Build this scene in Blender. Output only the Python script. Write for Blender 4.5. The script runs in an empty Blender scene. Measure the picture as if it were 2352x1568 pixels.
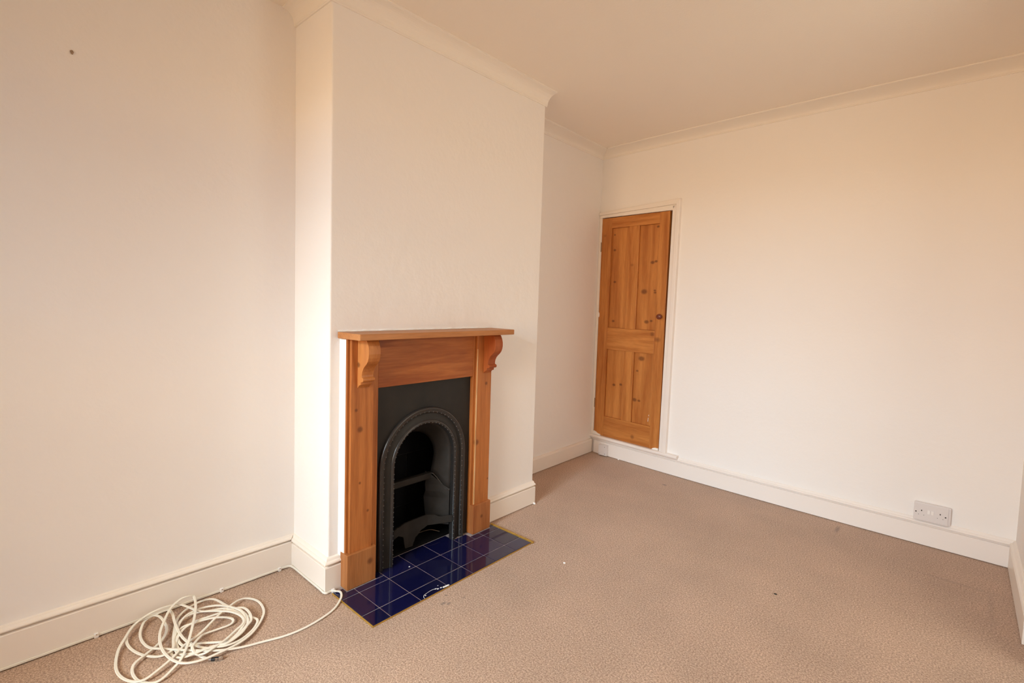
import bpy, bmesh, math, random
from mathutils import Vector, Matrix
random.seed(7)
C = bpy.context.scene.collection
sc = bpy.context.scene

# ---------------------------------------------------------------- camera, light, exposure
yaw, pitch, roll = 0.739166, -0.0628489, 0.0300592
f = Vector((-math.sin(yaw)*math.cos(pitch), math.cos(yaw)*math.cos(pitch), math.sin(pitch)))
r0 = Vector((math.cos(yaw), math.sin(yaw), 0)); u0 = r0.cross(f)
r = r0*math.cos(roll)+u0*math.sin(roll); u = u0*math.cos(roll)-r0*math.sin(roll)
cd = bpy.data.cameras.new('camera'); cam = bpy.data.objects.new('camera', cd); C.objects.link(cam)
cd.sensor_width = 36; cd.lens = 17.6189; cd.shift_x = 0.0084075; cd.shift_y = -0.0081725
cd.clip_start = 0.02
M = Matrix((r, u, -f)).transposed().to_4x4(); M.translation = Vector((2.188086, -1.027024, 1.233719))
cam.matrix_world = M
sc.camera = cam

w = bpy.data.worlds.new('overcast_sky'); sc.world = w; w.use_nodes = True
bg = w.node_tree.nodes['Background']; bg.inputs[0].default_value = (0.80, 0.90, 1.0, 1); bg.inputs[1].default_value = 0.15

def area(name, loc, target, sx, sy, power, col, spread=180):
    ld = bpy.data.lights.new(name, 'AREA'); ld.shape = 'RECTANGLE'; ld.size = sx; ld.size_y = sy
    ld.energy = power; ld.color = col; ld.spread = math.radians(spread)
    o = bpy.data.objects.new(name, ld); C.objects.link(o); o.location = loc
    d = Vector(target)-Vector(loc); o.rotation_euler = d.to_track_quat('-Z', 'Y').to_euler(); return o
# bright overcast sky above the houses outside the window behind the camera
area('sky_light', (1.25, -6.2, 3.2), (1.25, -2.1, 1.5), 5.0, 2.0, 480, (0.36, 0.66, 1.0))
# warm fill lamp added higher up outside the window
area('high_warm_fill', (1.25, -5.2, 3.6), (1.25, -2.1, 1.5), 3.0, 2.0, 610, (1.0, 0.80, 0.48))
# narrow cool fill lamp added outside, shining straight down the room
area('narrow_cool_fill', (1.3, -6.2, 2.9), (1.15, -2.1, 1.5), 1.6, 1.6, 345, (0.46, 0.76, 1.0))
# warm fill lamp added low outside, standing in for house fronts opposite
area('low_warm_fill', (1.25, -7.5, 1.4), (1.25, -2.1, 1.4), 5.0, 2.0, 700, (1.0, 0.68, 0.37))
# hall daylight through the doorway in the right wall, out of frame
area('hall_light', (2.75, 1.14, 1.25), (0, 1.14, 1.0), .8, 1.5, 11.6, (1.0, 0.90, 0.72))

sc.view_settings.view_transform = 'Standard'; sc.view_settings.look = 'None'
sc.view_settings.gamma = 1; sc.view_settings.use_curve_mapping = False
sc.view_settings.exposure = -0.08
sc.cycles.use_denoising = True
sc.cycles.max_bounces = 12; sc.cycles.diffuse_bounces = 8

# ---------------------------------------------------------------- materials
def srgb(r_, g_, b_):
    c = lambda v: (v/255/12.92 if v/255 <= .04045 else ((v/255+.055)/1.055)**2.4)
    return (c(r_), c(g_), c(b_), 1)
def mat(name, col, rough=.5, metal=0, spec=.5, bump=None, var=None):
    """bump=(scale, strength, distance); var=(scale, other colour, amount)"""
    m = bpy.data.materials.new(name); m.use_nodes = True; nt = m.node_tree; N = nt.nodes; L = nt.links
    b = N['Principled BSDF']; b.inputs['Roughness'].default_value = rough; b.inputs['Metallic'].default_value = metal
    b.inputs['Specular IOR Level'].default_value = spec; b.inputs['Base Color'].default_value = col
    tc = N.new('ShaderNodeTexCoord')
    if var:
        n = N.new('ShaderNodeTexNoise'); n.inputs['Scale'].default_value = var[0]; n.inputs['Detail'].default_value = 5
        L.new(tc.outputs['Object'], n.inputs['Vector'])
        mr = N.new('ShaderNodeMapRange'); mr.inputs[1].default_value = .35; mr.inputs[2].default_value = .65; mr.inputs[4].default_value = var[2]
        L.new(n.outputs['Fac'], mr.inputs[0])
        mx = N.new('ShaderNodeMix'); mx.data_type = 'RGBA'; mx.inputs[6].default_value = col; mx.inputs[7].default_value = var[1]
        L.new(mr.outputs[0], mx.inputs[0]); L.new(mx.outputs[2], b.inputs['Base Color'])
    if bump:
        n = N.new('ShaderNodeTexNoise'); n.inputs['Scale'].default_value = bump[0]; n.inputs['Detail'].default_value = 4
        L.new(tc.outputs['Object'], n.inputs['Vector'])
        bp = N.new('ShaderNodeBump'); bp.inputs['Strength'].default_value = bump[1]; bp.inputs['Distance'].default_value = bump[2]
        L.new(n.outputs['Fac'], bp.inputs['Height']); L.new(bp.outputs[0], b.inputs['Normal'])
    return m

PAINT = (0.875, 0.845, 0.82, 1)
m_wall = mat('wall_paint', PAINT, .75, spec=.25, bump=(14, .25, .012))
m_ceil = mat('ceiling_paint', (0.88, 0.815, 0.735, 1), .85, spec=.15, bump=(120, .35, .002))
m_cove = mat('cornice_paint', (0.88, 0.83, 0.765, 1), .7, spec=.25, bump=(20, .1, .004))
m_gloss = mat('gloss_paint', (0.86, 0.795, 0.725, 1), .38, spec=.45, bump=(18, .12, .004))
m_white = mat('white_gloss', (0.86, 0.80, 0.755, 1), .4, spec=.45, bump=(25, .1, .003))
m_plastic = mat('socket_plastic', (0.74, 0.70, 0.69, 1), .35)
m_plastic2 = mat('rocker_plastic', (0.86, 0.83, 0.81, 1), .3)
m_hole = mat('dark_hole', (0.03, 0.025, 0.02, 1), .7)
m_iron = mat('cast_iron', (0.013, 0.012, 0.010, 1), .5, spec=.32, bump=(160, .35, .0015), var=(9, (0.022, 0.018, 0.015, 1), .8))
m_iron2 = mat('cast_iron_polished_edge', (0.022, 0.020, 0.019, 1), .27, spec=.6, bump=(90, .2, .001))
m_ironlt = mat('cast_iron_ashy', (0.030, 0.026, 0.023, 1), .6, spec=.22, bump=(60, .2, .002), var=(12, (0.018, 0.015, 0.012, 1), .8))
m_soot = mat('soot_brick', (0.008, 0.008, 0.009, 1), .95, spec=.1, bump=(60, .5, .004))
m_sootj = mat('soot_mortar', (0.02, 0.02, 0.02, 1), .95, spec=.1)
m_grout = mat('tile_grout', (0.50, 0.45, 0.43, 1), .8, bump=(200, .3, .001), var=(22, (0.30, 0.24, 0.24, 1), .9))
m_brass = mat('brass_strip', (0.62, 0.38, 0.08, 1), .35, metal=.6, var=(40, (0.45, 0.27, 0.05, 1), .8))
m_cable = mat('white_cable_sheath', (0.83, 0.80, 0.72, 1), .4)
m_steel = mat('nickel_connector', (0.65, 0.63, 0.6, 1), .25, metal=1)
m_stud = mat('worn_iron_stud', (0.09, 0.085, 0.08, 1), .35, metal=.3)
m_black = mat('black_collar', (0.01, 0.01, 0.012, 1), .4)
m_flake = mat('white_paint_flake', (0.9, 0.9, 0.9, 1), .5)
m_caulk = mat('wall_filler', (0.92, 0.88, 0.83, 1), .55, bump=(60, .4, .006))
m_knob = mat('varnished_knob', (0.16, 0.035, 0.018, 1), .25, spec=.6)
m_hinge = mat('painted_hinge', (0.35, 0.25, 0.17, 1), .5, metal=.3)
m_cord = mat('old_twig', (0.12, 0.08, 0.05, 1), .8)

def tile_mat():
    m = mat('cobalt_glaze', (0.008, 0.008, 0.05, 1), .08, spec=.5, bump=(9, .12, .004))
    nt = m.node_tree; N = nt.nodes; L = nt.links; b = N['Principled BSDF']
    b.inputs['Coat Weight'].default_value = .3; b.inputs['Coat Roughness'].default_value = .05
    oi = N.new('ShaderNodeObjectInfo'); mx = N.new('ShaderNodeMix'); mx.data_type = 'RGBA'
    mx.inputs[6].default_value = (0.0045, 0.0055, 0.036, 1); mx.inputs[7].default_value = (0.009, 0.009, 0.058, 1)
    L.new(oi.outputs['Random'], mx.inputs[0]); L.new(mx.outputs[2], b.inputs['Base Color'])
    return m
m_tile = tile_mat()

def carpet_mat():
    m = bpy.data.materials.new('beige_carpet'); m.use_nodes = True; nt = m.node_tree; N = nt.nodes; L = nt.links
    b = N['Principled BSDF']; b.inputs['Roughness'].default_value = 1; b.inputs['Specular IOR Level'].default_value = .05
    b.inputs['Sheen Weight'].default_value = .25; b.inputs['Sheen Roughness'].default_value = .6
    tc = N.new('ShaderNodeTexCoord')
    def noise(s, d=3, r_=.6):
        n = N.new('ShaderNodeTexNoise'); n.inputs['Scale'].default_value = s; n.inputs['Detail'].default_value = d
        n.inputs['Roughness'].default_value = r_; L.new(tc.outputs['Object'], n.inputs['Vector']); return n
    def mix(a, c, fac, mode='MIX'):
        x = N.new('ShaderNodeMix'); x.data_type = 'RGBA'; x.blend_type = mode
        for i, v in ((6, a), (7, c)):
            if isinstance(v, tuple): x.inputs[i].default_value = v
            else: L.new(v, x.inputs[i])
        if isinstance(fac, float): x.inputs[0].default_value = fac
        else: L.new(fac, x.inputs[0])
        return x.outputs[2]
    fine = noise(165, 3, .75); cr = N.new('ShaderNodeValToRGB'); L.new(fine.outputs['Fac'], cr.inputs[0])
    e = cr.color_ramp.elements
    e[0].position = .36; e[0].color = (0.27, 0.150, 0.095, 1); e[1].position = .66; e[1].color = (0.86, 0.66, 0.52, 1)
    mid = cr.color_ramp.elements.new(.50); mid.color = (0.54, 0.355, 0.250, 1)
    sp = noise(60, 2, .5); cr2 = N.new('ShaderNodeValToRGB'); L.new(sp.outputs['Color'], cr2.inputs[0])
    hue = mix((0.56, 0.34, 0.24, 1), (0.57, 0.40, 0.26, 1), sp.outputs['Fac'])
    c1 = mix(cr.outputs[0], hue, .22)
    big = noise(2.6, 4, .6); mr = N.new('ShaderNodeMapRange'); mr.inputs[1].default_value = .35; mr.inputs[2].default_value = .7
    mr.inputs[3].default_value = 1.06; mr.inputs[4].default_value = .90; L.new(big.outputs['Fac'], mr.inputs[0])
    sc_ = N.new('ShaderNodeVectorMath'); sc_.operation = 'SCALE'; L.new(c1, sc_.inputs[0]); L.new(mr.outputs[0], sc_.inputs['Scale'])
    out = sc_.outputs[0]
    for kx, ky, rx, ry, am in ((.706, .286, .007, .016, .6), (.722, .300, .006, .012, .6), (.672, .330, .006, .006, .6), (.735, .372, .006, .010, .35), (1.745, 2.325, .012, .060, .45), (.743, 2.262, .018, .012, .6), (2.22, 2.06, .16, .012, .16), (2.36, 1.90, .012, .15, .16)):
        sub = N.new('ShaderNodeVectorMath'); sub.operation = 'SUBTRACT'; L.new(tc.outputs['Object'], sub.inputs[0]); sub.inputs[1].default_value = (kx, ky, 0)
        mul = N.new('ShaderNodeVectorMath'); mul.operation = 'MULTIPLY'; L.new(sub.outputs[0], mul.inputs[0]); mul.inputs[1].default_value = (1/rx, 1/ry, 0)
        ln = N.new('ShaderNodeVectorMath'); ln.operation = 'LENGTH'; L.new(mul.outputs[0], ln.inputs[0])
        kk = N.new('ShaderNodeMapRange'); kk.inputs[1].default_value = .3; kk.inputs[2].default_value = 1.3; kk.inputs[3].default_value = am; kk.inputs[4].default_value = 0
        L.new(ln.outputs['Value'], kk.inputs[0]); out = mix(out, (0.10, 0.075, 0.065, 1), kk.outputs[0])
    L.new(out, b.inputs['Base Color'])
    bn = noise(320, 3, .7); bp = N.new('ShaderNodeBump'); bp.inputs['Strength'].default_value = .8; bp.inputs['Distance'].default_value = .006
    L.new(bn.outputs['Fac'], bp.inputs['Height']); L.new(bp.outputs[0], b.inputs['Normal'])
    return m
m_carpet = carpet_mat()

def pine(name, axis, dark, light, knots=(), rough=.45, grain=26):
    """axis = grain direction ('Y','Z','X'); knots = [(p, q, radius)] in the object's own plane (world-like coords a,b)"""
    m = bpy.data.materials.new(name); m.use_nodes = True; nt = m.node_tree; N = nt.nodes; L = nt.links
    b = N['Principled BSDF']; b.inputs['Roughness'].default_value = rough; b.inputs['Specular IOR Level'].default_value = .35
    tc = N.new('ShaderNodeTexCoord'); mp = N.new('ShaderNodeMapping'); L.new(tc.outputs['Object'], mp.inputs[0])
    s = [1, 1, 1]; i = 'XYZ'.index(axis); s[i] = .07
    mp.inputs['Scale'].default_value = s
    wob = N.new('ShaderNodeTexNoise'); wob.inputs['Scale'].default_value = 9; wob.inputs['Detail'].default_value = 3
    L.new(mp.outputs[0], wob.inputs['Vector'])
    n = N.new('ShaderNodeTexNoise'); n.inputs['Scale'].default_value = grain; n.inputs['Detail'].default_value = 6; n.inputs['Roughness'].default_value = .55
    n.inputs['Distortion'].default_value = .4; L.new(mp.outputs[0], n.inputs['Vector'])
    cr = N.new('ShaderNodeValToRGB'); L.new(n.outputs['Fac'], cr.inputs[0])
    e = cr.color_ramp.elements; e[0].position = .34; e[0].color = dark; e[1].position = .62; e[1].color = light
    out = cr.outputs[0]
    fine = N.new('ShaderNodeTexNoise'); fine.inputs['Scale'].default_value = 210; fine.inputs['Detail'].default_value = 2
    L.new(mp.outputs[0], fine.inputs['Vector'])
    mr = N.new('ShaderNodeMapRange'); mr.inputs[1].default_value = .3; mr.inputs[2].default_value = .7; mr.inputs[3].default_value = .88; mr.inputs[4].default_value = 1.06
    L.new(fine.outputs['Fac'], mr.inputs[0])
    vm = N.new('ShaderNodeVectorMath'); vm.operation = 'SCALE'; L.new(out, vm.inputs[0]); L.new(mr.outputs[0], vm.inputs['Scale']); out = vm.outputs[0]
    for (kx, ky, kz, kr) in knots:      # each knot a small dark eye stretched a little across the board
        sub = N.new('ShaderNodeVectorMath'); sub.operation = 'SUBTRACT'; L.new(tc.outputs['Object'], sub.inputs[0]); sub.inputs[1].default_value = (kx, ky, kz)
        mul = N.new('ShaderNodeVectorMath'); mul.operation = 'MULTIPLY'; L.new(sub.outputs[0], mul.inputs[0])
        mul.inputs[1].default_value = (0.7, 1, 1) if axis != 'X' else (1, 1, 1)
        ln = N.new('ShaderNodeVectorMath'); ln.operation = 'LENGTH'; L.new(mul.outputs[0], ln.inputs[0])
        k = N.new('ShaderNodeMapRange'); k.inputs[1].default_value = kr*.45; k.inputs[2].default_value = kr; k.inputs[3].default_value = .7; k.inputs[4].default_value = 0
        L.new(ln.outputs['Value'], k.inputs[0])
        mx = N.new('ShaderNodeMix'); mx.data_type = 'RGBA'; L.new(k.outputs[0], mx.inputs[0]); L.new(out, mx.inputs[6]); mx.inputs[7].default_value = (0.10, 0.030, 0.010, 1)
        out = mx.outputs[2]
    L.new(out, b.inputs['Base Color'])
    bp = N.new('ShaderNodeBump'); bp.inputs['Strength'].default_value = .12; bp.inputs['Distance'].default_value = .002
    L.new(n.outputs['Fac'], bp.inputs['Height']); L.new(bp.outputs[0], b.inputs['Normal'])
    return m
PD, PL_ = (0.33, 0.098, 0.022, 1), (0.49, 0.172, 0.044, 1)
DD, DL = (0.40, 0.130, 0.026, 1), (0.57, 0.228, 0.056, 1)

# ---------------------------------------------------------------- mesh helpers
def link(name, bm, m, parent=None, kind=None, label=None, cat=None, group=None, smooth=False, bevel=0, seg=2, loc=None, rotz=0):
    me = bpy.data.meshes.new(name); bmesh.ops.recalc_face_normals(bm, faces=bm.faces[:]); bm.to_mesh(me); bm.free()
    for mm in (m if isinstance(m, (list, tuple)) else [m]): me.materials.append(mm)
    if smooth:
        for p in me.polygons: p.use_smooth = True
    o = bpy.data.objects.new(name, me); C.objects.link(o)
    if parent: o.parent = parent
    if loc: o.location = loc
    if rotz: o.rotation_euler[2] = rotz
    if kind: o['kind'] = kind
    if label: o['label'] = label
    if cat: o['category'] = cat
    if group: o['group'] = group
    if bevel:
        md = o.modifiers.new('edge', 'BEVEL'); md.width = bevel; md.segments = seg; md.limit_method = 'ANGLE'; md.angle_limit = math.radians(35)
    return o
def thing(name, loc=(0, 0, 0), label=None, cat=None, kind=None, group=None, rotz=0):
    o = bpy.data.objects.new(name, None); C.objects.link(o); o.location = loc; o.rotation_euler[2] = rotz; o.empty_display_size = .05
    if label: o['label'] = label
    if cat: o['category'] = cat
    if kind: o['kind'] = kind
    if group: o['group'] = group
    return o
def box(bm, x0, x1, y0, y1, z0, z1):
    v = [bm.verts.new(p) for p in ((x0,y0,z0),(x1,y0,z0),(x1,y1,z0),(x0,y1,z0),(x0,y0,z1),(x1,y0,z1),(x1,y1,z1),(x0,y1,z1))]
    for q in ((0,3,2,1),(4,5,6,7),(0,1,5,4),(1,2,6,5),(2,3,7,6),(3,0,4,7)): bm.faces.new([v[i] for i in q])
def bx(*a):
    bm = bmesh.new(); box(bm, *a); return bm
def sweep(path, prof, closed_prof=False, caps=True):
    """path: list of (point, across) with profile (t,z): point + across*t + z up (mitres handled by the given across vectors)"""
    bm = bmesh.new(); rows = []
    for P, A in path: rows.append([bm.verts.new(Vector(P)+Vector(A)*t+Vector((0, 0, z))) for t, z in prof])
    n = len(prof)
    for a, b in zip(rows, rows[1:]):
        for i in range(n if closed_prof else n-1): bm.faces.new((a[i], a[(i+1) % n], b[(i+1) % n], b[i]))
    if caps and closed_prof:
        bm.faces.new(rows[0][::-1]); bm.faces.new(rows[-1])
    return bm
def lathe(bm, centre, axis, prof, seg=24):
    """prof (radius, along)"""
    ax = Vector(axis).normalized(); s = ax.orthogonal().normalized(); t = ax.cross(s); rows = []
    for rr, h in prof:
        rows.append([bm.verts.new(Vector(centre)+ax*h+(s*math.cos(a)+t*math.sin(a))*max(rr, 1e-5)) for a in [2*math.pi*i/seg for i in range(seg)]])
    for a, b in zip(rows, rows[1:]):
        for i in range(seg): bm.faces.new((a[i], a[(i+1) % seg], b[(i+1) % seg], b[i]))
    bm.faces.new(rows[0][::-1]); bm.faces.new(rows[-1])
def prism(bm, pts, a, b, fn):
    """outline pts (p,q) extruded between a and b; fn(p,q,d) -> xyz"""
    A = [bm.verts.new(fn(p, q, a)) for p, q in pts]; B = [bm.verts.new(fn(p, q, b)) for p, q in pts]; n = len(pts)
    bm.faces.new(A[::-1]); bm.faces.new(B)
    for i in range(n): bm.faces.new((A[i], A[(i+1) % n], B[(i+1) % n], B[i]))
def blob(c, r_, flat=.5, seed=0, sub=2):
    rnd = random.Random(seed); bm = bmesh.new(); bmesh.ops.create_icosphere(bm, subdivisions=sub, radius=1)
    for v in bm.verts:
        k = 1+rnd.uniform(-.22, .22); v.co = Vector((v.co.x*r_[0]*k, v.co.y*r_[1]*k, v.co.z*r_[2]*k))+Vector(c)
    return bm

H = 2.45
YF, XR = -2.30, 2.455                   # front wall (behind the camera), right wall
def yw(x): return 2.452+.113*(max(2.45-x, 0)/2.47)**2.2      # the back wall bows a little
XB0, XB1, YB1 = .295, .3015, 1.352     # chimney breast front face and far end
def xb(y): return XB0+(XB1-XB0)*y/YB1
XLN0, XLN1 = -.013, -.034               # near alcove wall at y=0 and y=-1.0
def xl(y): return XLN0+(XLN1-XLN0)*(-y)

# ---------------------------------------------------------------- setting
link('floor', bx(-.3, 2.7, YF-.2, 2.75, -.06, 0), m_carpet, kind='structure')
bm = bmesh.new(); box(bm, -.3, 2.7, YF-.2, 2.75, H, H+.06); link('ceiling', bm, m_ceil, kind='structure')
bm = bmesh.new()
prism(bm, [(xl(-2.5), -2.5), (XLN0, 0), (XLN0, .1), (-.2, .1), (-.25, -2.5)], 0, H, lambda p, q, d: (p, q, d)); link('wall_left_near', bm, m_wall, kind='structure')
bm = bmesh.new(); prism(bm, [(-.028, 1.3), (-.046, 2.62), (-.2, 2.62), (-.2, 1.3)], 0, H, lambda p, q, d: (p, q, d)); link('wall_left_far', bm, m_wall, kind='structure')
# chimney breast with the fireplace hole through its front face
OY0, OY1, OZ = .20, .775, .84
bm = bmesh.new()
ys = [0, OY0, OY1, YB1]; zs = [0, OZ, H]
gv = {(i, j): bm.verts.new((xb(y), y, z)) for i, y in enumerate(ys) for j, z in enumerate(zs)}
for i in range(3):
    for j in range(2):
        if (i, j) != (1, 0): bm.faces.new((gv[i, j], gv[i+1, j], gv[i+1, j+1], gv[i, j+1]))
BX = -.02
bk = {(i, j): bm.verts.new((BX, y, z)) for i, y in enumerate(ys) for j, z in enumerate(zs)}
for j in range(2):
    bm.faces.new((gv[0, j], gv[0, j+1], bk[0, j+1], bk[0, j])); bm.faces.new((gv[3, j], bk[3, j], bk[3, j+1], gv[3, j+1]))
for a, b_ in (((1, 0), (1, 1)), ((1, 1), (2, 1)), ((2, 1), (2, 0))):
    bm.faces.new((gv[a], gv[b_], bk[b_], bk[a]))
for i in range(3):
    for j in range(2):
        if (i, j) != (1, 0): bm.faces.new((bk[i, j], bk[i, j+1], bk[i+1, j+1], bk[i+1, j]))
wb = link('wall_chimney_breast', bm, m_wall, kind='structure', bevel=.007, seg=3)
# back wall
N_ = 24; xs = [-.2+(XR+.2+.1)*i/N_ for i in range(N_+1)]
bm = bmesh.new(); WD = .606                   # the door opening is cut out of it
xd = [-.2, -.1, -.02, .1, .2, .3, .4, .5, WD]; xr_ = [WD+(XR+.1-WD)*i/16 for i in range(17)]
def wpiece(X, z0, z1): prism(bm, [(x, yw(x)) for x in X]+[(X[-1], 2.75), (X[0], 2.75)], z0, z1, lambda p, q, d: (p, q, d))
wpiece(xd, 0, .150); wpiece(xd, 1.945, H); wpiece(xr_, 0, H)
box(bm, -.2, WD, 2.66, 2.75, .150, 1.945)
link('wall_back', bm, m_wall, kind='structure')
# right wall with the doorway to the hall just outside the frame
HD0, HD1, HDZ = .68, 1.50, 2.02
bm = bmesh.new()
for a in ((YF-.1, HD0, 0, H), (HD1, 2.6, 0, H), (HD0, HD1, HDZ, H)): box(bm, XR, XR+.15, a[0], a[1], a[2], a[3])
link('wall_right', bm, m_wall, kind='structure')
ha = thing('door_2', (XR, 0, 0), kind='structure')
bm = bmesh.new()
for a in ((HD0-.07, HD0, 0, HDZ+.07), (HD1, HD1+.07, 0, HDZ+.07), (HD0, HD1, HDZ, HDZ+.07)): box(bm, -.018, 0, a[0], a[1], a[2], a[3])
link('door_casing', bm, m_white, ha)
# front wall behind the camera, with the window that lights the room
WX0, WX1, WZ0, WZ1 = .60, 1.80, .72, 2.18
bm = bmesh.new()
for a in ((-.3, WX0, 0, H), (WX1, 2.7, 0, H), (WX0, WX1, 0, WZ0), (WX0, WX1, WZ1, H)): box(bm, a[0], a[1], YF-.22, YF, a[2], a[3])
link('wall_front', bm, m_wall, kind='structure')
win = thing('window_1', (0, YF-.12, 0), kind='structure')
bm = bmesh.new()
for a in ((WX0, WX0+.05, WZ0, WZ1), (WX1-.05, WX1, WZ0, WZ1), (WX0, WX1, WZ0, WZ0+.05), (WX0, WX1, WZ1-.05, WZ1)): box(bm, a[0], a[1], -.03, .03, a[2], a[3])
link('window_frame', bm, m_white, win)
link('sash_bar', bx(WX0+.05, WX1-.05, -.02, .02, 1.42, 1.46), m_white, win)
link('window_sill', bx(WX0-.04, WX1+.04, .03, .17, WZ0-.03, WZ0), m_white, win)

# skirting boards
def skirt(h=.141, t=.020, b=.112):
    s = h/.141
    return [(-.004, .0005), (t-.010, .0005), (t-.010, .0045), (t, .0045), (t, b-.005), (t-.002, b-.003), (t-.013, b-.001), (t-.0135, b+.0035), (t-.004, b+.0045), (t+.0015, b+.008), (t+.002, b+.012), (t-.001, b+.0165), (t-.006, b+.019), (t-.009, b+.0195), (t-.0105, b+.022), (t-.014, h-.003), (0.001, h), (-.004, h)]
def board(name, path, prof, m=m_gloss): return link(name, sweep(path, prof, True), m, kind='structure')
t2 = .020
board('baseboard_left_near', [((xl(-2.29), -2.29, 0), (1, 0, 0)), ((xl(-1), -1, 0), (1, 0, 0)), ((XLN0, -.001, 0), (1, -1, 0))], skirt(.143, .020, .119))
board('baseboard_chimney_breast', [((XLN0, 0, 0), (1, -1, 0)), ((xb(0), 0, 0), (1, -1, 0)), ((xb(.052), .052, 0), (1, 0, 0))], skirt(.143, .022, .112))
board('baseboard_chimney_breast_far', [((xb(.904), .904, 0), (1, 0, 0)), ((xb(1.352), 1.352, 0), (1, 0, 0))], skirt(.139, .022, .109))
link('baseboard_chimney_return', bx(-.02, .3015+.018, YB1-.002, YB1+.004, 0, .105), m_gloss, kind='structure')
fa = [(-.004, .0005), (.010, .0005), (.010, .0045), (.020, .0045), (.020, .100), (.012, .112), (.0, .114), (-.004, .114)]
board('baseboard_left_far', [((-.0282, 1.355, 0), (1, 0, 0)), ((-.0455, 2.560, 0), (1, -1, 0))], fa)
bs = [-.03+(XR+.03)*i/20 for i in range(21)]
board('baseboard_back', [((x, yw(x), 0), ((0, -1, 0) if i else (1, -1, 0))) for i, x in enumerate(bs)], skirt(.141, .020, .110), m_white)
board('baseboard_right', [((XR, yw(XR)-.001, 0), (-1, 0, 0)), ((XR, 1.655, 0), (-1, 0, 0))], skirt(.141, .021, .110), m_gloss)

# cornices: hollow cove profile (t out from the wall, z down from the ceiling)
def cove(w_, h_):
    p = [(-.004, -h_), (.006, -h_), (.007, -h_+.004)]
    for i in range(11):
        a = math.pi/2*i/10
        p.append((.010+(w_-.018)*(1-math.cos(a)), -h_+.006+(h_-.012)*math.sin(a)))
    p += [(w_-.006, -.005), (w_, -.004), (w_, .002), (-.004, .002)]
    return p
def cornice(name, path, w_, h_):
    o = link(name, sweep([((p[0], p[1], H), a) for p, a in path], cove(w_, h_), True), m_cove, kind='structure'); return o
k = .085
cornice('trim_1', [((XLN0, 0), (0, -1, 0)), ((xb(0), 0), (.85, -1, 0)), ((xb(0), 0.0001), (1, -1, 0))][:2] , .060, .064)
cornice('trim_2', [((xb(0), 0), (1, -.8, 0)), ((xb(YB1), YB1+.006), (1, 0, 0))], .080, .066)
cornice('trim_3', [((-.0285, 1.355), (1, 0, 0)), ((-.0455, 2.566), (1, -1.109, 0))], .110, .045)
cs = [-.0455+(XR+.0455)*i/20 for i in range(21)]
cornice('trim_4', [((x, yw(x)), ((0, -1, 0) if i else (.9016, -1, 0))) for i, x in enumerate(cs)], .122, .045)
cornice('trim_5', [((XR, 2.45), (-1, -1, 0)), ((XR, YF), (-1, 0, 0))], .11, .05)

# door surround (architrave) and the sill moulding on top of the skirting
def archi(x0, x1, z0, z1, o=0):
    bm = bmesh.new(); return bm
TH = math.atan2(yw(.62)-yw(-.03), .65)
DX, DY = -.020, yw(-.020)
tr = thing('trim_6', (DX, DY, 0), kind='structure', rotz=TH)   # local: x along the wall, -y out of the wall
def poly(name, pts, d0, d1, m, parent, bevel=0):
    bm = bmesh.new(); prism(bm, pts, d0, d1, lambda p, q, d: (p, -d, q)); return link(name, bm, m, parent, bevel=bevel)
poly('door_jamb', [(.606, .150), (.634, .150), (.652, 1.962), (.622, 1.962)][:4], -.03, .022, m_white, tr, .003)
poly('architrave_moulding', [(.634, .150), (.665, .150), (.682, 2.006), (.652, 1.980)], -.03, .030, m_white, tr, .004)
poly('door_head', [(-.022, 1.934), (.622, 1.930), (.652, 1.968), (-.022, 1.955)], -.03, .022, m_gloss, tr, .003)
poly('architrave_moulding', [(-.022, 1.955), (.652, 1.968), (.682, 2.008), (-.022, 1.976)], -.03, .030, m_gloss, tr, .004)
poly('door_jamb', [(-.022, .150), (.001, .150), (.004, 1.955), (-.022, 1.955)], -.03, .019, m_gloss, tr, .002)
sp = [(-.004, .126), (.030, .126), (.034, .131), (.040, .137), (.041, .146), (.037, .152), (.030, .155), (-.004, .155)]
sxs = [-.047+(.733+.047)*i/8 for i in range(9)]
link('trim_7', sweep([((x, yw(x), 0), (0, -1, 0)) for x in sxs], sp, True), m_white, kind='structure')

# ---------------------------------------------------------------- the stripped pine door
dr = thing('door_1', (DX, DY, 0), kind='structure', rotz=TH)
W, Z0, Z1 = .606, .1565, 1.928
kn = [(0.105,1.671,.012),(0.118,1.417,.012),(0.28,1.546,.020),(0.119,1.104,.012),(0.449,1.561,.016),(0.478,1.568,.012),(0.389,1.341,.024),(0.479,1.351,.009),(0.482,1.335,.010),(0.421,1.112,.018),(0.461,1.121,.011),(0.551,1.25,.010),(0.482,1.825,.011),(0.1,1.792,.008),(0.482,1.023,.026),(0.527,.984,.028),(0.393,.828,.024),(0.361,.729,.010),(0.152,.59,.013),(0.217,.601,.012),(0.348,.501,.018),(0.388,.499,.012),(0.352,.209,.026),(0.02,.868,.014),(0.015,1.79,.020)]
def dk(x0, x1, z0, z1): return [(a-DX, 0, b_, r_) for a, b_, r_ in kn if x0 <= a-DX <= x1 and z0 <= b_ <= z1]
bm = bx(0, W+.004, .014, .03, Z0-.004, Z1+.010); link('door_gap_shade', bm, m_hole, dr)  # dark backing sheet, its colour stands in for shade in the door gaps
SL, PLx0, PLx1, PRx0, PRx1 = .004, .097, .262, .352, .521
def dpart(name, x0, x1, z0, z1, d, ax, kk=True, gr=26):
    m = pine('door_pine_'+name, ax, DD, DL, dk(x0, x1, z0, z1), .42, gr)
    return link(name, bx(x0, x1, -d, .013, z0, z1), m, dr, bevel=.0018)
TD, TP = .0150, .0010
dpart('stile', SL, PLx0, Z0, Z1, TD, 'Z'); dpart('stile', PRx1, W-.006, Z0, Z1, TD, 'Z')
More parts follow.
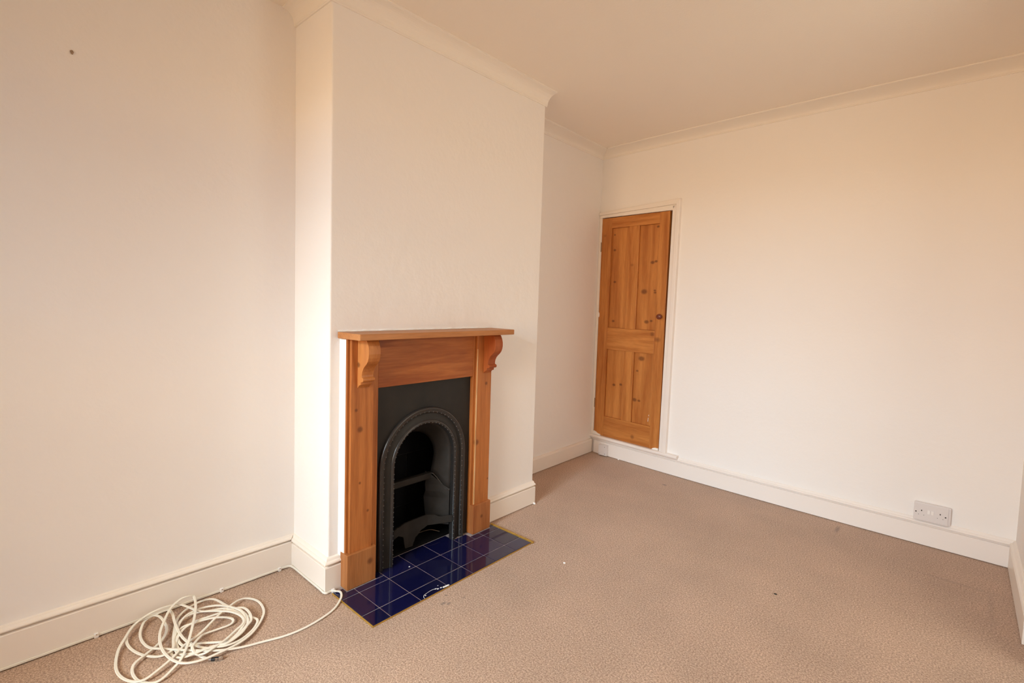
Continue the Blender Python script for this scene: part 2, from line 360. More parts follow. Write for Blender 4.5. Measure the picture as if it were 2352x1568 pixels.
dpart('rail', PLx0, PRx1, 1.845, Z1, TD-.0003, 'X'); dpart('rail', PLx0, PRx1, .873, 1.050, TD-.0003, 'X'); dpart('rail', PLx0, PRx1, Z0, .322, TD-.0003, 'X')
dpart('muntin', PLx1, PRx0, 1.050, 1.845, TD-.0005, 'Z'); dpart('muntin', PLx1, PRx0, .322, .873, TD-.0005, 'Z')
for (x0, x1) in ((PLx0, PLx1), (PRx0, PRx1)):
    for (z0, z1) in ((1.050, 1.845), (.322, .873)): dpart('panel', x0+.0004, x1-.0004, z0+.0004, z1-.0004, TP, 'Z', gr=16)
bm = bmesh.new(); lathe(bm, (.568, -TD, 1.157), (0, -1, 0), [(.010, 0), (.009, .008), (.012, .014), (.0185, .020), (.0205, .028), (.0185, .036), (.011, .041), (0, .042)], 28)
link('knob', bm, m_knob, dr, smooth=True)
for z in (1.70, .42):
    bm = bmesh.new(); box(bm, -.001, .006, -.0185, -.004, z-.038, z+.038); lathe(bm, (.002, -.018, z-.038), (0, 0, 1), [(.004, 0), (.004, .076)], 12)
    link('hinge', bm, m_hinge, dr)
bm = bmesh.new(); prism(bm, [(.002, .158), (.075, .156), (.070, .166), (.045, .170), (.028, .180), (.004, .186)], .010, .022, lambda p, q, d: (p, -d, q)); o = link('filler_patch', bm, m_caulk, dr); o['label'] = 'white filler smear at the hinge-side foot of the door'
bm = bmesh.new(); prism(bm, [(.545, .156), (.600, .156), (.600, .172), (.575, .172), (.556, .166)], .010, .019, lambda p, q, d: (p, -d, q)); o = link('filler_patch', bm, m_caulk, dr); o['label'] = 'white filler smear at the knob-side foot of the door'
bm = bmesh.new(); prism(bm, [(.003, 1.13), (.010, 1.13), (.013, 1.145), (.011, 1.165), (.003, 1.17)], .012, .0180, lambda p, q, d: (p, -d, q)); o = link('paint_patch', bm, m_caulk, dr); o['label'] = 'white paint chip on the hinge stile'

for z0, z1, xx in ((.352, .384, .492), (.395, .408, .497)):
    bm = bmesh.new(); prism(bm, [(xx, z0), (xx+.0035, z0+.002), (xx+.0045, z1), (xx+.002, z1-.002)], .0, .0020, lambda p, q, d: (p, -d, q)); o = link('paint_fleck', bm, m_caulk, dr); o['label'] = 'white paint fleck on the lower right panel'

# ---------------------------------------------------------------- pine fireplace surround
fs = thing('fireplace_surround', (.30, .476, 0), 'stripped pine fireplace surround with mantel shelf and corbels on the chimney breast', 'fireplace surround')
fo = Vector((.30, .476, 0))
def fpart(name, a, m, bevel=.002, parent=fs, **k):
    x0, x1, y0, y1, z0, z1 = a
    return link(name, bx(x0-fo.x, x1-fo.x, y0-fo.y, y1-fo.y, z0, z1), m, parent, bevel=bevel, **k)
X1, X2, X3 = .341, .356, .368
def fk(*ks): return [(.06, y-fo.y, z, r_) for y, z, r_ in ks]
pine_leg_l = pine('surround_pine_left', 'Z', PD, PL_, fk((.089, .764, .010), (.108, .680, .017), (.11, .45, .008), (.15, .32, .009)))
pine_leg_r = pine('surround_pine_right', 'Z', PD, PL_, fk((.80, .494, .020), (.86, .80, .012), (.89, .28, .008)))
pine_fr = pine('surround_pine_frieze', 'Y', (0.30, 0.080, 0.018, 1), (0.45, 0.150, 0.038, 1), fk((.599, .995, .012), (.549, .994, .010), (.638, .961, .010), (.281, .983, .012)), grain=34)
pine_blk = pine('surround_pine_plinth', 'Z', (0.33, 0.115, 0.032, 1), (0.44, 0.175, 0.057, 1), fk((.157, .098, .019)), .5)
pine_blk2 = pine('surround_pine_plinth_right', 'Z', (0.33, 0.105, 0.030, 1), (0.45, 0.165, 0.052, 1), fk((.84, .09, .014)), .5)
pine_sh = pine('surround_pine_shelf', 'Y', (0.38, 0.145, 0.042, 1), (0.50, 0.215, 0.075, 1), grain=20)
pine_cor = pine('surround_pine_corbel', 'Z', (0.40, 0.135, 0.034, 1), (0.52, 0.205, 0.058, 1), fk((.094, .955, .014)), .4, 14)
pine_cor2 = pine('surround_pine_corbel_red', 'Z', (0.32, 0.066, 0.014, 1), (0.42, 0.115, 0.026, 1), (), .55, 14)
ZS = 1.063
# backing frame: two stiles and the frieze
fpart('backing_stile', (.300, X1, .053, .205, .0072, ZS), pine_leg_l); fpart('backing_stile', (.300, X1, .776, .905, .0072, ZS), pine_leg_r)
fpart('frieze', (.302, X1-.0005, .205, .776, .843, ZS), pine_fr)
fpart('pilaster', (X1, X2, .064, .173, .155, ZS), pine_leg_l, .0025)
fpart('pilaster', (X1, X2, .790, .899, .157, ZS), pine_leg_r, .004)
fpart('plinth_block', (X1-.03, X3, .048, .186, .0072, .157), pine_blk, .002)
fpart('plinth_block', (X1-.03, X3, .777, .906, .0072, .160), pine_blk2, .002)
fpart('worn_edge', (X2-.003, X2+.0012, .7885, .7945, .163, .985), pine('worn_pale_pine', 'Z', (0.50, 0.24, 0.08, 1), (0.74, 0.47, 0.24, 1), (), .6, 60), .0008)
# shelf board with eased ends
bm = bmesh.new(); prism(bm, [(.300, .032), (.464, .036), (.464, .950), (.345, .952), (.300, .952)], ZS, ZS+.026, lambda p, q, d: (p-fo.x, q-fo.y, d))
link('mantel_shelf', bm, pine_sh, fs, bevel=.003)
# corbels: scrolled side outline extruded sideways
def arc(cx, cz, rx, rz, a0, a1, n): return [(cx+rx*math.cos(math.radians(a0+(a1-a0)*i/n)), cz+rz*math.sin(math.radians(a0+(a1-a0)*i/n))) for i in range(n+1)]
pro = [(X2, ZS), (.418, ZS)]
pro += [(.427, 1.052), (.434, 1.038), (.4385, 1.020), (.439, 1.004), (.436, .988), (.430, .974), (.420, .962), (.407, .951), (.397, .940), (.390, .927), (.387, .913), (.388, .904)]
pro += arc(.388, .895, .012, .0095, 75, -80, 8)
pro += [(.381, .884), (.380, .876), (.378, .872), (.370, .870), (.3615, .862), (X2, .856)]
for y0, y1, m in ((.093, .149, pine_cor), (.836, .891, pine_cor2)):
    bm = bmesh.new(); prism(bm, pro, y0, y1, lambda p, q, d: (p-fo.x, d-fo.y, q)); o = link('corbel', bm, m, fs, bevel=.0012)
    if m is pine_cor2: o['label'] = 'redder pine corbel'
    else: o['label'] = 'pale pine corbel'
# plaster made good against the pine on its left
link('trim_8', (lambda b: (prism(b, [(.29, .0455), (.2975, .0457), (.302, .0490), (.318, .0502), (.331, .0512), (.3345, .0522), (.29, .0522)], .138, 1.060, lambda p, q, d: (p, q, d)), b)[1])(bmesh.new()), m_wall, kind='structure', bevel=.002)
bm = bmesh.new(); rnd = random.Random(3); rows = []
for i in range(60):
    y = .035+(.93-.035)*i/59; a = rnd.uniform(.004, .010); b_ = rnd.uniform(.003, .007)
    rows.append([bm.verts.new(p) for p in ((.290, y, ZS+.024), (xb(y)+a+.004, y, ZS+.0265), (xb(y)+.001, y, ZS+.027+b_), (.290, y, ZS+.027+b_))])
for a, b_ in zip(rows, rows[1:]):
    for i in range(3): bm.faces.new((a[i], a[i+1], b_[i+1], b_[i]))
link('trim_9', bm, m_caulk, kind='structure', smooth=True)

# ---------------------------------------------------------------- cast iron insert
CY, CZ, RO, RI = .4815, .460, .258, .180
XP = .322
fi = thing('fireplace_insert', (.30, CY, 0), 'black cast iron arched fireplace insert inside the pine surround', 'fireplace')
io = Vector((.30, CY, 0))
def arch_pts(rad, n=28, zb=.0072, x=0):
    p = [(CY-rad, zb), (CY-rad, .15), (CY-rad, .30)]
    p += [(CY+rad*math.cos(math.pi-math.pi*i/n), CZ+rad*math.sin(math.pi-math.pi*i/n)) for i in range(n+1)]
    p += [(CY+rad, .30), (CY+rad, .15), (CY+rad, zb)]
    return p
def ring(name, prof, m, smooth=True, parent=fi, n=40):
    """prof: (radius, x)"""
    bm = bmesh.new(); rows = []
    for rad, x in prof: rows.append([bm.verts.new((x-io.x, y-io.y, z)) for y, z in arch_pts(rad, n)])
    for a, b in zip(rows, rows[1:]):
        for i in range(len(a)-1): bm.faces.new((a[i], a[i+1], b[i+1], b[i]))
    return link(name, bm, m, parent, smooth=smooth)
# flat front plate around the arch
bm = bmesh.new(); inner = arch_pts(RO-.01, 28); PY0, PY1, PZ = .2056, .7754, .8425
def outer(y, z):
    if z <= CZ: return (PY0 if y < CY else PY1, z)
    dy, dz = y-CY, z-CZ; t = min(((PY1-CY) if dy > 0 else (CY-PY0))/abs(dy) if abs(dy) > 1e-6 else 99, (PZ-CZ)/dz)
    return (CY+dy*t, CZ+dz*t)
vi = [bm.verts.new((XP-io.x, y-io.y, z)) for y, z in inner]; vo = [bm.verts.new((XP-io.x, outer(y, z)[0]-io.y, outer(y, z)[1])) for y, z in inner]
for i in range(len(inner)-1): bm.faces.new((vi[i], vi[i+1], vo[i+1], vo[i]))
for cy in (PY0, PY1):     # fill the two top corners
    js = [j for j in range(len(inner)-1) if (abs(outer(*inner[j])[0]-cy) < 1e-6) != (abs(outer(*inner[j+1])[0]-cy) < 1e-6)]
    for j in js:
        c = bm.verts.new((XP-io.x, cy-io.y, PZ)); bm.faces.new((vo[j], vo[j+1], c))
link('front_plate', bm, m_iron, fi)
# moulded arch: outer rolled rim, concave band, inner rim
ring('outer_rim', [(RO+.003, XP-.004), (RO+.002, XP+.008), (RO-.002, XP+.0145), (RO-.007, XP+.0165), (RO-.012, XP+.0135), (RO-.015, XP+.0125), (RO-.020, XP+.014), (RO-.024, XP+.011), (RO-.0265, XP+.006)], m_iron2)
ring('arch_band', [(RO-.0262, XP+.006), (RO-.031, XP+.0045), (RO-.036, XP+.006), (RO-.045, XP+.009), (RO-.053, XP+.0115), (RI+.018, XP+.012)], m_iron)
ring('inner_rim', [(RI+.0185, XP+.012), (RI+.015, XP+.017), (RI+.010, XP+.0185), (RI+.005, XP+.017), (RI+.001, XP+.012), (RI, XP+.004), (RI+.001, XP-.012)], m_iron2)
def studs(rad, x, step, name='beading'):
    bm = bmesh.new(); pts = []
    z = .02
    while z < CZ: pts += [(CY-rad, z), (CY+rad, z)]; z += step
    n = int(math.pi*rad/step)
    pts += [(CY+rad*math.cos(math.pi*(i+.5)/n), CZ+rad*math.sin(math.pi*(i+.5)/n)) for i in range(n)]
    for y, z in pts:
        mt = Matrix.Translation((x-io.x, y-io.y, z)); bmesh.ops.create_icosphere(bm, subdivisions=1, radius=.0030, matrix=mt)
    o = link(name, bm, m_stud, fi, smooth=True, kind='stuff'); return o
studs(RO-.0215, XP+.0125, .026); studs(RI+.0055, XP+.0165, .022)
# firebox hood: splays back from the inner rim to the throat, with a curved lower lip
def hood_rows():
    n = 30; rows = []
    for k_ in range(7):
        t = k_/6; x = XP-.010-(XP-.010-.222)*t; rad = RI+(.142-RI)*t; cz = CZ-(CZ-.437)*t
        zb = .262+(.348-.262)*(t*t*(3-2*t))
        row = []
        m_ = n+8
        for i in range(m_+1):
            s_ = i/m_
            if s_ < 4/m_: q = s_*m_/4; row.append((x, CY-rad+(.020*t*(1-q)), zb+(cz-zb)*q))
            elif s_ > 1-4/m_: q = (1-s_)*m_/4; row.append((x, CY+rad-(.020*t*(1-q)), zb+(cz-zb)*q))
            else:
                a = math.pi-math.pi*(i-4)/n; row.append((x, CY+rad*math.cos(a), cz+rad*1.0*math.sin(a)))
        rows.append(row)
    return rows
rows = hood_rows(); bm = bmesh.new(); V = [[bm.verts.new((p[0]-io.x, p[1]-io.y, p[2])) for p in row] for row in rows]
for a, b in zip(V, V[1:]):
    for i in range(len(a)-1): bm.faces.new((a[i], a[i+1], b[i+1], b[i]))
o = link('hood', bm, m_ironlt, fi, smooth=True); md = o.modifiers.new('thick', 'SOLIDIFY'); md.thickness = .006; md.offset = 1
def tube(bm, pts, rad, seg=10, flat=1):
    rows = []; n = len(pts)
    for i, p in enumerate(pts):
        t = (Vector(pts[min(i+1, n-1)])-Vector(pts[max(i-1, 0)])).normalized()
        s = t.cross(Vector((0, 0, 1)));  s = s.normalized() if s.length > 1e-4 else Vector((1, 0, 0)); v = t.cross(s)
        rows.append([bm.verts.new(Vector(p)+s*math.cos(a)*rad+v*math.sin(a)*rad*flat) for a in [2*math.pi*j/seg for j in range(seg)]])
    for a, b in zip(rows, rows[1:]):
        for j in range(seg): bm.faces.new((a[j], a[(j+1) % seg], b[(j+1) % seg], b[j]))
    bm.faces.new(rows[0][::-1]); bm.faces.new(rows[-1])
for side in (0, -1):     # rolled lip under each end of the hood
    lip = [(row[side][0]-io.x, row[side][1]-io.y+(-.003 if side else .003), row[side][2]) for row in rows]
    bm = bmesh.new(); tube(bm, lip, .0045); link('hood_lip', bm, m_iron2, fi, smooth=True)
bm = bmesh.new(); box(bm, .205-io.x, .233-io.x, CY-.126-io.y, CY+.126-io.y, .316, .349); link('damper_bar', bm, m_ironlt, fi, bevel=.006)
# lower side cheeks of pale fireclay with a broken back edge
for s_ in (-1, 1):
    rnd = random.Random(5+s_); bm = bmesh.new(); cols = []
    for i in range(9):
        z = .085+(.355-.085)*i/8; xb_ = .205+rnd.uniform(-.010, .012)
        zt = z
        cols.append((z, xb_))
    A = []
    for z, xk in cols:
        rr = []
        for t in (0, .34, .67, 1):
            x = XP-.012+(xk-(XP-.012))*t; y = CY+s_*(RI-.001-(.075)*t*(1))
            zz = min(z, .262+.086*(t*t*(3-2*t))+.004)
            rr.append(bm.verts.new((x-io.x, y-io.y, zz)))
        A.append(rr)
    for a, b in zip(A, A[1:]):
        for i in range(3):
            try: bm.faces.new((a[i], a[i+1], b[i+1], b[i]))
            except ValueError: pass
    o = link('side_cheek', bm, m_ironlt, fi); md = o.modifiers.new('thick', 'SOLIDIFY'); md.thickness = .012; md.offset = 0
# front fret: bowed plate with an arched lower edge and a central foot
def fret_xy(s):   # s along, returns x,y
    P = [(.285, .333), (.268, .372), (.262, .44), (.266, .552), (.322, .644), (.334, .660)]
    d = [0]
    for a, b in zip(P, P[1:]): d.append(d[-1]+math.hypot(b[0]-a[0], b[1]-a[1]))
    s *= d[-1]
    for i in range(len(P)-1):
        if s <= d[i+1]+1e-9:
            t = (s-d[i])/(d[i+1]-d[i]); return (P[i][0]+(P[i+1][0]-P[i][0])*t, P[i][1]+(P[i+1][1]-P[i][1])*t)
    return P[-1]
def lerp_tab(T, s):
    for (a, va), (b, vb) in zip(T, T[1:]):
        if s <= b:
            t = (s-a)/(b-a); t = t*t*(3-2*t); return va+(vb-va)*t
    return T[-1][1]
top_t = [(0, .140), (.12, .142), (.25, .150), (.62, .153), (.72, .150), (.82, .138), (1, .140)]
bot_t = [(0, .100), (.12, .100), (.215, .088), (.25, .034), (.262, .022), (.385, .020), (.40, .036), (.44, .062), (.55, .088), (.66, .099), (1, .104)]
bm = bmesh.new(); T_ = []; B_ = []
for i in range(81):
    s = i/80; x, y = fret_xy(s); T_.append(bm.verts.new((x-io.x, y-io.y, lerp_tab(top_t, s)))); B_.append(bm.verts.new((x-io.x, y-io.y, lerp_tab(bot_t, s))))
for i in range(80): bm.faces.new((T_[i], T_[i+1], B_[i+1], B_[i]))
o = link('grate_fret', bm, m_ironlt, fi); md = o.modifiers.new('thick', 'SOLIDIFY'); md.thickness = .007; md.offset = 0
# fireback of sooty firebricks, side and floor of the firebox
fb = thing('fireback', (.06-.30, 0, 0)); fb.parent = fi
link('soot_mortar', bx(-.06, -.004, -.28, .294, 0, .838), m_sootj, fb)
for j in range(6):
    off = 0 if j % 2 else .075
    for i in range(-1, 4):
        y0 = -.28+off+i*.15; y1 = y0+.148; y0 = max(y0, -.28); y1 = min(y1, .292)
        if y1-y0 > .02: link('brick', bx(-.02, .0+random.uniform(-.001, .002), y0+.001, y1, .002+j*.138, .002+j*.138+.134), m_soot, fb, bevel=.003)
link('firebox_side', bx(.0-.30, .288-.30, -.281, -.262, .0075, .838), m_soot, fi); link('firebox_side', bx(.0-.30, .288-.30, .272, .2920, .0075, .838), m_soot, fi)
link('firebox_top', bx(.0-.30, .296-.30, -.26, .27, .72, .735), m_soot, fi)
link('back_hearth', bx(.062-.30, .262-.30, -.255, .265, 0, .010), m_soot, fi)

# ---------------------------------------------------------------- tiled hearth
he = thing('hearth', (.50, .47, 0), 'blue glazed tile hearth with brass edging in front of the fireplace', 'hearth')
ho = Vector((.50, .47, 0)); sk = .0037
TT, TX, TY = .1473, .4081, .2285
def hp(i, j): return (TX+j*TT+i*TT*sk, TY+i*TT-j*TT*sk)
rowsx = [(TX-TT*.93, TX), (TX, TX+TT), (TX+TT, .6355)]
link('grout_bed', bx(.268-ho.x, .637-ho.x, .000-ho.y, .938-ho.y, -.004, .0045), m_grout, he)
g = .0016
ycuts = [.0015]+[TY+(i-1)*TT for i in range(0, 6)]+[.9365]
def tile(x0, x1, y0, y1):
    if x1-x0 < .012 or y1-y0 < .012: return
    link('tile', bx(x0+g-ho.x, x1-g-ho.x, y0+g-ho.y, y1-g-ho.y, -.001, .0062+random.uniform(-.0003, .0003)), m_tile, he, bevel=.0012)
for r_i, (x0, x1) in enumerate(rowsx):
    for a, b in zip(ycuts, ycuts[1:]):
        if r_i == 0:
            if b <= .31:
                tile(.3695, x1, a, b)
                if b > .2: tile(.272, .3695, .190, b)
            elif a < .30: tile(.272, x1, a, b)
            elif a < .66: tile(.272, x1, a, b)
            elif a < .80: tile(.335, x1, a, .758); tile(.3695, x1, .758, b)
            else: tile(.3695, x1, a, min(b, .9365))
        else: tile(x0, x1, a, b)
tile(.335, .3705, .0015, .047); tile(.346, .3705, .9085, .9365)
link('brass_edging', bx(.335-ho.x, .638-ho.x, -.0022-ho.y, .0003-ho.y, 0, .0078), m_brass, he, bevel=.001)
link('brass_edging', bx(.340-ho.x, .642-ho.x, .9375-ho.y, .951-ho.y, 0, .010), m_brass, he, bevel=.003)
link('brass_edging', bx(.6357-ho.x, .6371-ho.x, -.002-ho.y, .945-ho.y, 0, .0064), m_brass, he, bevel=.0008)

# ---------------------------------------------------------------- electrical
so = thing('double_socket', (2.1345, 2.4545, .185), 'white double plug socket on the back wall above the skirting board', 'socket')
link('pattress_box', bx(-.0695, .0800, -.027, 0, -.048, .046), m_plastic, so, bevel=.006, seg=3)
link('faceplate', bx(-.0695, .0700, -.0325, -.0270, -.048, .046), m_plastic, so, bevel=.003)
for x in (-.0085, .0065): link('rocker_switch', bx(x-.0055, x+.0055, -.0355, -.0320, -.006, .014), m_plastic2, so, bevel=.001)
def hole(x, z, w_, h_, p, nm='pin_hole'): link(nm, bx(x-w_/2, x+w_/2, -.0331, -.0322, z-h_/2, z+h_/2), m_hole, p)
for cx in (-.0385, .0385):
    hole(cx+(.001 if cx < 0 else -.001), .006, .0045, .0065, so)
    for dx in (-.011, .011): hole(cx+dx, -.0165, .0030, .0022, so)
for cx in (-.0605, .0590):
    bm = bmesh.new(); lathe(bm, (cx, -.0322, -.004), (0, -1, 0), [(.0034, 0), (.0034, .0010), (.002, .0012)], 12); link('screw', bm, m_hole, so)
jb = thing('junction_box', (.098, 2.5385, .006), 'small white cable junction box low on the skirting below the pine door', 'junction box')
link('box_body', bx(-.040, .040, -.026, 0, 0, .088), m_plastic, jb, bevel=.004, seg=3)
link('box_lid', bx(-.038, .038, -.0340, -.026, .002, .086), m_plastic, jb, bevel=.0015)
for x, z in ((.020, .073), (.022, .016), (-.030, .012)):
    bm = bmesh.new(); lathe(bm, (x, -.0338, z), (0, -1, 0), [(.0028, 0), (.0026, .001), (.001, .0011)], 10); link('screw', bm, m_hole, jb)

# ---------------------------------------------------------------- satellite cable
def catmull(P, k_=6):
    out = []; n = len(P)
    for i in range(n-1):
        p0, p1, p2, p3 = (Vector(P[max(i-1, 0)]), Vector(P[i]), Vector(P[i+1]), Vector(P[min(i+2, n-1)]))
        for j in range(k_):
            t = j/k_
            out.append(.5*((2*p1)+(p2-p0)*t+(2*p0-5*p1+4*p2-p3)*t*t+(3*p1-p0-3*p2+p3)*t**3))
    out.append(Vector(P[-1])); return out
def twin(bm, pts, wide, r_=.0024):
    """figure-of-eight flat twin cable"""
    prof = []
    for c, a0, a1 in ((.0023, -130, 130), (-.0023, 50, 310)):
        prof += [(c+r_*math.cos(math.radians(a0+(a1-a0)*i/6)), r_*math.sin(math.radians(a0+(a1-a0)*i/6))) for i in range(7)]
    rows = []; n = len(pts)
    for i, p in enumerate(pts):
        t = (pts[min(i+1, n-1)]-pts[max(i-1, 0)]).normalized(); wv = wide(i, p)
        if wv is None: wv = t.cross(Vector((0, 0, 1)))
        s = (wv-t*wv.dot(t)).normalized(); v = t.cross(s)
        rows.append([bm.verts.new(p+s*a+v*b) for a, b in prof])
    m_ = len(prof)
    for a, b in zip(rows, rows[1:]):
        for j in range(m_): bm.faces.new((a[j], a[(j+1) % m_], b[(j+1) % m_], b[j]))
    bm.faces.new(rows[0][::-1]); bm.faces.new(rows[-1])
PATH = [(0.343, 0.013, 0.012), (0.356, 0.021, 0.014), (0.374, 0.019, 0.012), (0.399, 0.001, 0.006), (0.438, -0.051, 0.005), (0.459, -0.127, 0.004), (0.464, -0.198, 0.004), (0.455, -0.258, 0.004), (0.446, -0.27, 0.004), (0.434, -0.32, 0.004), (0.419, -0.38, 0.008), (0.398, -0.435, 0.016), (0.364, -0.484, 0.022), (0.304, -0.537, 0.022), (0.244, -0.579, 0.014), (0.203, -0.604, 0.01), (0.152, -0.613, 0.006), (0.102, -0.611, 0.006), (0.058, -0.598, 0.01), (0.032, -0.578, 0.018), (0.032, -0.541, 0.03), (0.032, -0.511, 0.026), (0.06, -0.503, 0.024), (0.129, -0.511, 0.02), (0.193, -0.515, 0.018), (0.252, -0.511, 0.016), (0.301, -0.494, 0.012), (0.339, -0.472, 0.01), (0.36, -0.435, 0.012), (0.359, -0.389, 0.014), (0.333, -0.348, 0.016), (0.307, -0.323, 0.016), (0.255, -0.312, 0.02), (0.193, -0.325, 0.022), (0.133, -0.36, 0.022), (0.101, -0.405, 0.02), (0.099, -0.457, 0.018), (0.127, -0.493, 0.014), (0.185, -0.523, 0.012), (0.232, -0.542, 0.01), (0.291, -0.548, 0.012), (0.327, -0.537, 0.014), (0.35, -0.504, 0.02), (0.364, -0.46, 0.024), (0.38, -0.416, 0.024), (0.361, -0.368, 0.022), (0.326, -0.332, 0.02), (0.3, -0.308, 0.018), (0.246, -0.296, 0.018), (0.202, -0.303, 0.018), (0.184, -0.336, 0.02), (0.182, -0.376, 0.022), (0.177, -0.415, 0.022), (0.17, -0.457, 0.02), (0.183, -0.498, 0.016), (0.217, -0.526, 0.012), (0.26, -0.547, 0.01), (0.283, -0.562, 0.01), (0.317, -0.559, 0.012), (0.349, -0.538, 0.018), (0.361, -0.5, 0.026), (0.368, -0.466, 0.026), (0.387, -0.424, 0.02), (0.383, -0.377, 0.014), (0.359, -0.333, 0.01), (0.333, -0.304, 0.01), (0.307, -0.289, 0.012), (0.282, -0.299, 0.014), (0.243, -0.32, 0.018), (0.197, -0.337, 0.022), (0.163, -0.359, 0.024), (0.139, -0.395, 0.02), (0.106, -0.446, 0.016), (0.113, -0.484, 0.012), (0.146, -0.509, 0.01), (0.225, -0.526, 0.01), (0.278, -0.519, 0.01), (0.301, -0.477, 0.012), (0.349, -0.418, 0.012), (0.35, -0.386, 0.014), (0.32, -0.348, 0.016), (0.278, -0.322, 0.02), (0.215, -0.316, 0.022), (0.153, -0.339, 0.02), (0.061, -0.357, 0.012), (0.033, -0.39, 0.01), (0.041, -0.436, 0.01), (0.069, -0.477, 0.01), (0.11, -0.503, 0.008), (0.205, -0.535, 0.01), (0.273, -0.554, 0.02), (0.284, -0.578, 0.016), (0.267, -0.6, 0.008), (0.226, -0.626, 0.006), (0.183, -0.643, 0.006), (0.136, -0.652, 0.006), (0.095, -0.65, 0.01), (0.067, -0.639, 0.014), (0.032, -0.609, 0.018), (0.032, -0.585, 0.027), (0.032, -0.556, 0.025), (0.052, -0.539, 0.02), (0.102, -0.535, 0.016), (0.134, -0.538, 0.012), (0.169, -0.554, 0.008), (0.203, -0.583, 0.008), (0.234, -0.624, 0.014), (0.252, -0.653, 0.012), (0.271, -0.667, 0.008), (0.306, -0.672, 0.006), (0.35, -0.665, 0.006), (0.387, -0.64, 0.006), (0.393, -0.613, 0.008), (0.368, -0.572, 0.014), (0.358, -0.554, 0.02), (0.313, -0.523, 0.03), (0.224, -0.482, 0.034), (0.113, -0.439, 0.034), (0.032, -0.421, 0.034), (0.032, -0.441, 0.058), (0.032, -0.47, 0.051), (0.052, -0.506, 0.034), (0.116, -0.544, 0.03), (0.179, -0.57, 0.026), (0.254, -0.582, 0.022), (0.326, -0.575, 0.02), (0.378, -0.552, 0.02), (0.404, -0.508, 0.02), (0.405, -0.449, 0.02), (0.395, -0.384, 0.012), (0.365, -0.328, 0.01), (0.311, -0.276, 0.008), (0.257, -0.245, 0.006), (0.188, -0.236, 0.006), (0.141, -0.253, 0.006), (0.13, -0.288, 0.01), (0.165, -0.343, 0.024), (0.201, -0.393, 0.026), (0.255, -0.464, 0.02), (0.283, -0.52, 0.016), (0.327, -0.57, 0.026), (0.35, -0.615, 0.012), (0.362, -0.655, 0.012), (0.338, -0.684, 0.01), (0.284, -0.702, 0.006), (0.221, -0.702, 0.006), (0.144, -0.682, 0.006), (0.099, -0.656, 0.018), (0.049, -0.621, 0.02), (0.032, -0.58, 0.034), (0.032, -0.541, 0.044), (0.032, -0.501, 0.042), (0.032, -0.47, 0.027), (0.091, -0.442, 0.024), (0.131, -0.427, 0.028), (0.17, -0.386, 0.03), (0.214, -0.346, 0.026), (0.264, -0.328, 0.022), (0.302, -0.337, 0.02), (0.325, -0.372, 0.018), (0.358, -0.419, 0.02), (0.381, -0.466, 0.03), (0.382, -0.49, 0.026), (0.359, -0.506, 0.012)]
PATH.pop(8)
INNER = [(0.334, -0.513, 0.03), (0.314, -0.5, 0.03), (0.276, -0.472, 0.02), (0.257, -0.452, 0.012), (0.257, -0.401, 0.008), (0.259, -0.367, 0.008), (0.246, -0.352, 0.01), (0.226, -0.358, 0.014), (0.207, -0.395, 0.024), (0.19, -0.432, 0.024), (0.181, -0.46, 0.022)]
TAIL = [(0.361, -0.509, 0.02), (0.369, -0.498, 0.01), (0.386, -0.486, 0.006)]
# a three pass smoothing of the heights keeps the loops above the floor without steps
def smooth_z(P):
    z = [p[2] for p in P]
    return [(p[0], p[1], max(.0035, (z[max(i-1, 0)]+2*z[i]+z[min(i+1, len(z)-1)])/4)) for i, p in enumerate(P)]
cb = thing('satellite_cable', (.25, -.50, 0), 'coil of white flat twin aerial cable lying on the carpet by the left skirting', 'cable')
co = Vector((.25, -.50, 0))
loose = catmull([Vector(p)-co for p in smooth_z(PATH)+INNER+[(.165, -.497, .014), (.200, -.528, .010), (.280, -.538, .009), (.335, -.524, .008)]+TAIL], 5)
bm = bmesh.new(); twin(bm, loose, lambda i, p: None); link('coiled_length', bm, m_cable, cb, smooth=True)
SKZ = .0085
run = [Vector(p) for p in ((xl(-2.2)+.0235, -2.2, SKZ), (xl(-1.5)+.0235, -1.5, SKZ), (xl(-1)+.0235, -1.0, SKZ), (xl(-.7)+.0235, -.7, SKZ), (xl(-.3)+.0235, -.3, SKZ), (xl(-.12)+.0235, -.12, SKZ+.001), (.014, -.048, SKZ+.003), (.030, -.030, SKZ+.003), (.070, -.0255, SKZ), (.15, -.0255, SKZ), (.28, -.0255, SKZ), (.306, -.027, SKZ), (.322, -.020, SKZ), (.3235, -.002, SKZ+.001), (.330, .006, .011), (.343, .013, .012))]
pts = catmull([p-co for p in run], 6)
bm = bmesh.new(); twin(bm, pts, lambda i, p: Vector((0, 0, 1)), .0024); link('clipped_length', bm, m_cable, cb, smooth=True)
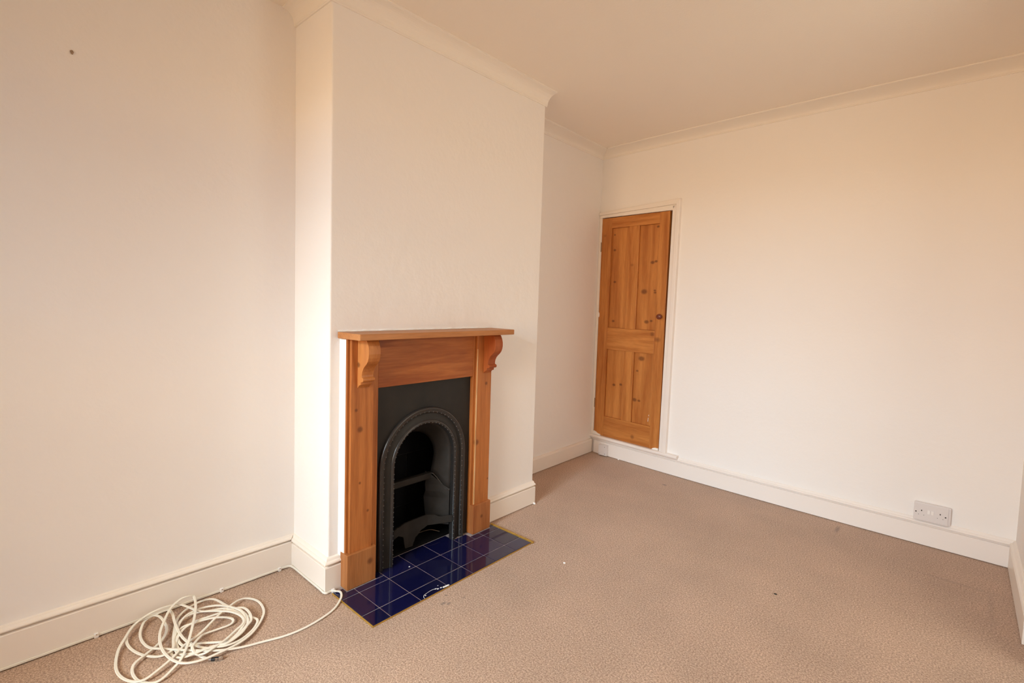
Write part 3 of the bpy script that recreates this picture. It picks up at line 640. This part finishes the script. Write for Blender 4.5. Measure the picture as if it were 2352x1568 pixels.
# twin metal plugs with a black collar at the loose end
for dx, dy in ((0, 0), (.006, .009)):
    e = Vector((.398+dx, -.484+dy, .0065))-co; dvec = Vector((.020, .026, 0)).normalized()
    bm = bmesh.new(); lathe(bm, e, dvec, [(.0032, 0), (.0038, .002), (.0046, .006), (.0046, .010)], 14); p_ = link('plug', bm, m_steel, cb, smooth=False)
    bm = bmesh.new(); lathe(bm, e+dvec*.010, dvec, [(.0056, 0), (.0060, .001), (.0060, .011), (.0052, .012)], 14); link('collar', bm, m_black, p_)
    bm = bmesh.new(); lathe(bm, e+dvec*.022, dvec, [(.0055, 0), (.0060, .002), (.0060, .009), (.0045, .011), (.0045, .013)], 6); link('nut', bm, m_steel, p_)
for (x, y, a, lab) in ((xl(-.076)+.0215, -.076, 0, 'small white cable clip nailed at the skirting foot nearest the inner corner'), (xl(-.312)+.0215, -.312, 0, 'small white cable clip at the skirting foot behind the right of the cable coil'), (xl(-.718)+.0215, -.718, 0, 'small white cable clip at the skirting foot left of the cable coil'), (.3235, .0085, 0, 'small white cable clip on the chimney breast skirting beside the hearth')):
    t = thing('cable_clip', (x, y, 0), lab, 'cable clip', group='cable clips along the skirting')
    link('clip_body', bx(-.002, .0075, -.006, .006, .001, .0165), m_plastic2, t, bevel=.001)
    bm = bmesh.new(); lathe(bm, (.0075, 0, .0140), (1, 0, 0), [(.0018, 0), (.0018, .0012), (.0008, .0015)], 8); link('nail', bm, m_hinge, t)

# ---------------------------------------------------------------- small debris
def flake(c, r_, lab, seed, name='paint_flake', m=m_flake, cat='flake'): 
    return link(name, blob((0, 0, 0), r_, seed=seed), m, label=lab, cat=cat, loc=c)
flake((.868, .900, .002), (.006, .005, .0025), 'lone white crumb on the open carpet beyond the hearth', 1)
flake((.330, 1.338, .006), (.009, .006, .006), 'white lump at the foot of the chimney breast skirting corner', 2)
flake((.373+.02, .350, .008), (.003, .004, .0015), 'white speck on the blue tiles just inside the arch', 4)
flake((.118+.12, 2.520, .003), (.007, .005, .004), 'white crumb at the skirting foot right of the junction box', 5)
flake((1.669, 1.346, .003), (.007, .003, .003), 'dark brown crumb lying in the middle of the carpet', 9, 'dark_crumb', m_hole, 'crumb')
# dried glue streak on the front edge of the hearth
gp = [(.634, .246), (.624, .249), (.615, .258), (.611, .276), (.608, .298), (.610, .318), (.616, .330)]
bm = bmesh.new(); tube(bm, catmull([(x, y, .0068) for x, y in gp], 5), .0009, 8, .5)
for x, y, rr in ((.612, .322, .0030), (.619, .330, .0035), (.621, .345, .0035), (.626, .358, .0050), (.627, .368, .0055), (.628, .378, .0050), (.600, .345, .0018), (.620, .262, .0025)):
    bmesh.ops.create_icosphere(bm, subdivisions=2, radius=rr, matrix=Matrix.Translation((x, y, .0065)) @ Matrix.Diagonal((1, 1.6, .25, 1)))
link('glue_streak', bm, m_flake, label='looping streak of dried white glue on the front edge of the hearth tiles', cat='glue', smooth=True)
# scrap of cord lying in the grate
bm = bmesh.new(); tube(bm, catmull([(.235, .455, .030), (.215, .50, .034), (.21, .55, .040), (.235, .60, .048), (.262, .64, .035)], 5), .0016, 6)
link('charred_twig', bm, m_cord, label='thin bent twig lying in the fire grate behind the fret', cat='twig')
flake((-.026, -.745, 2.0085), (.0015, .005, .007), 'small brown plugged hole high on the left wall', 8, 'wall_plug', m_hinge, 'wall plug')
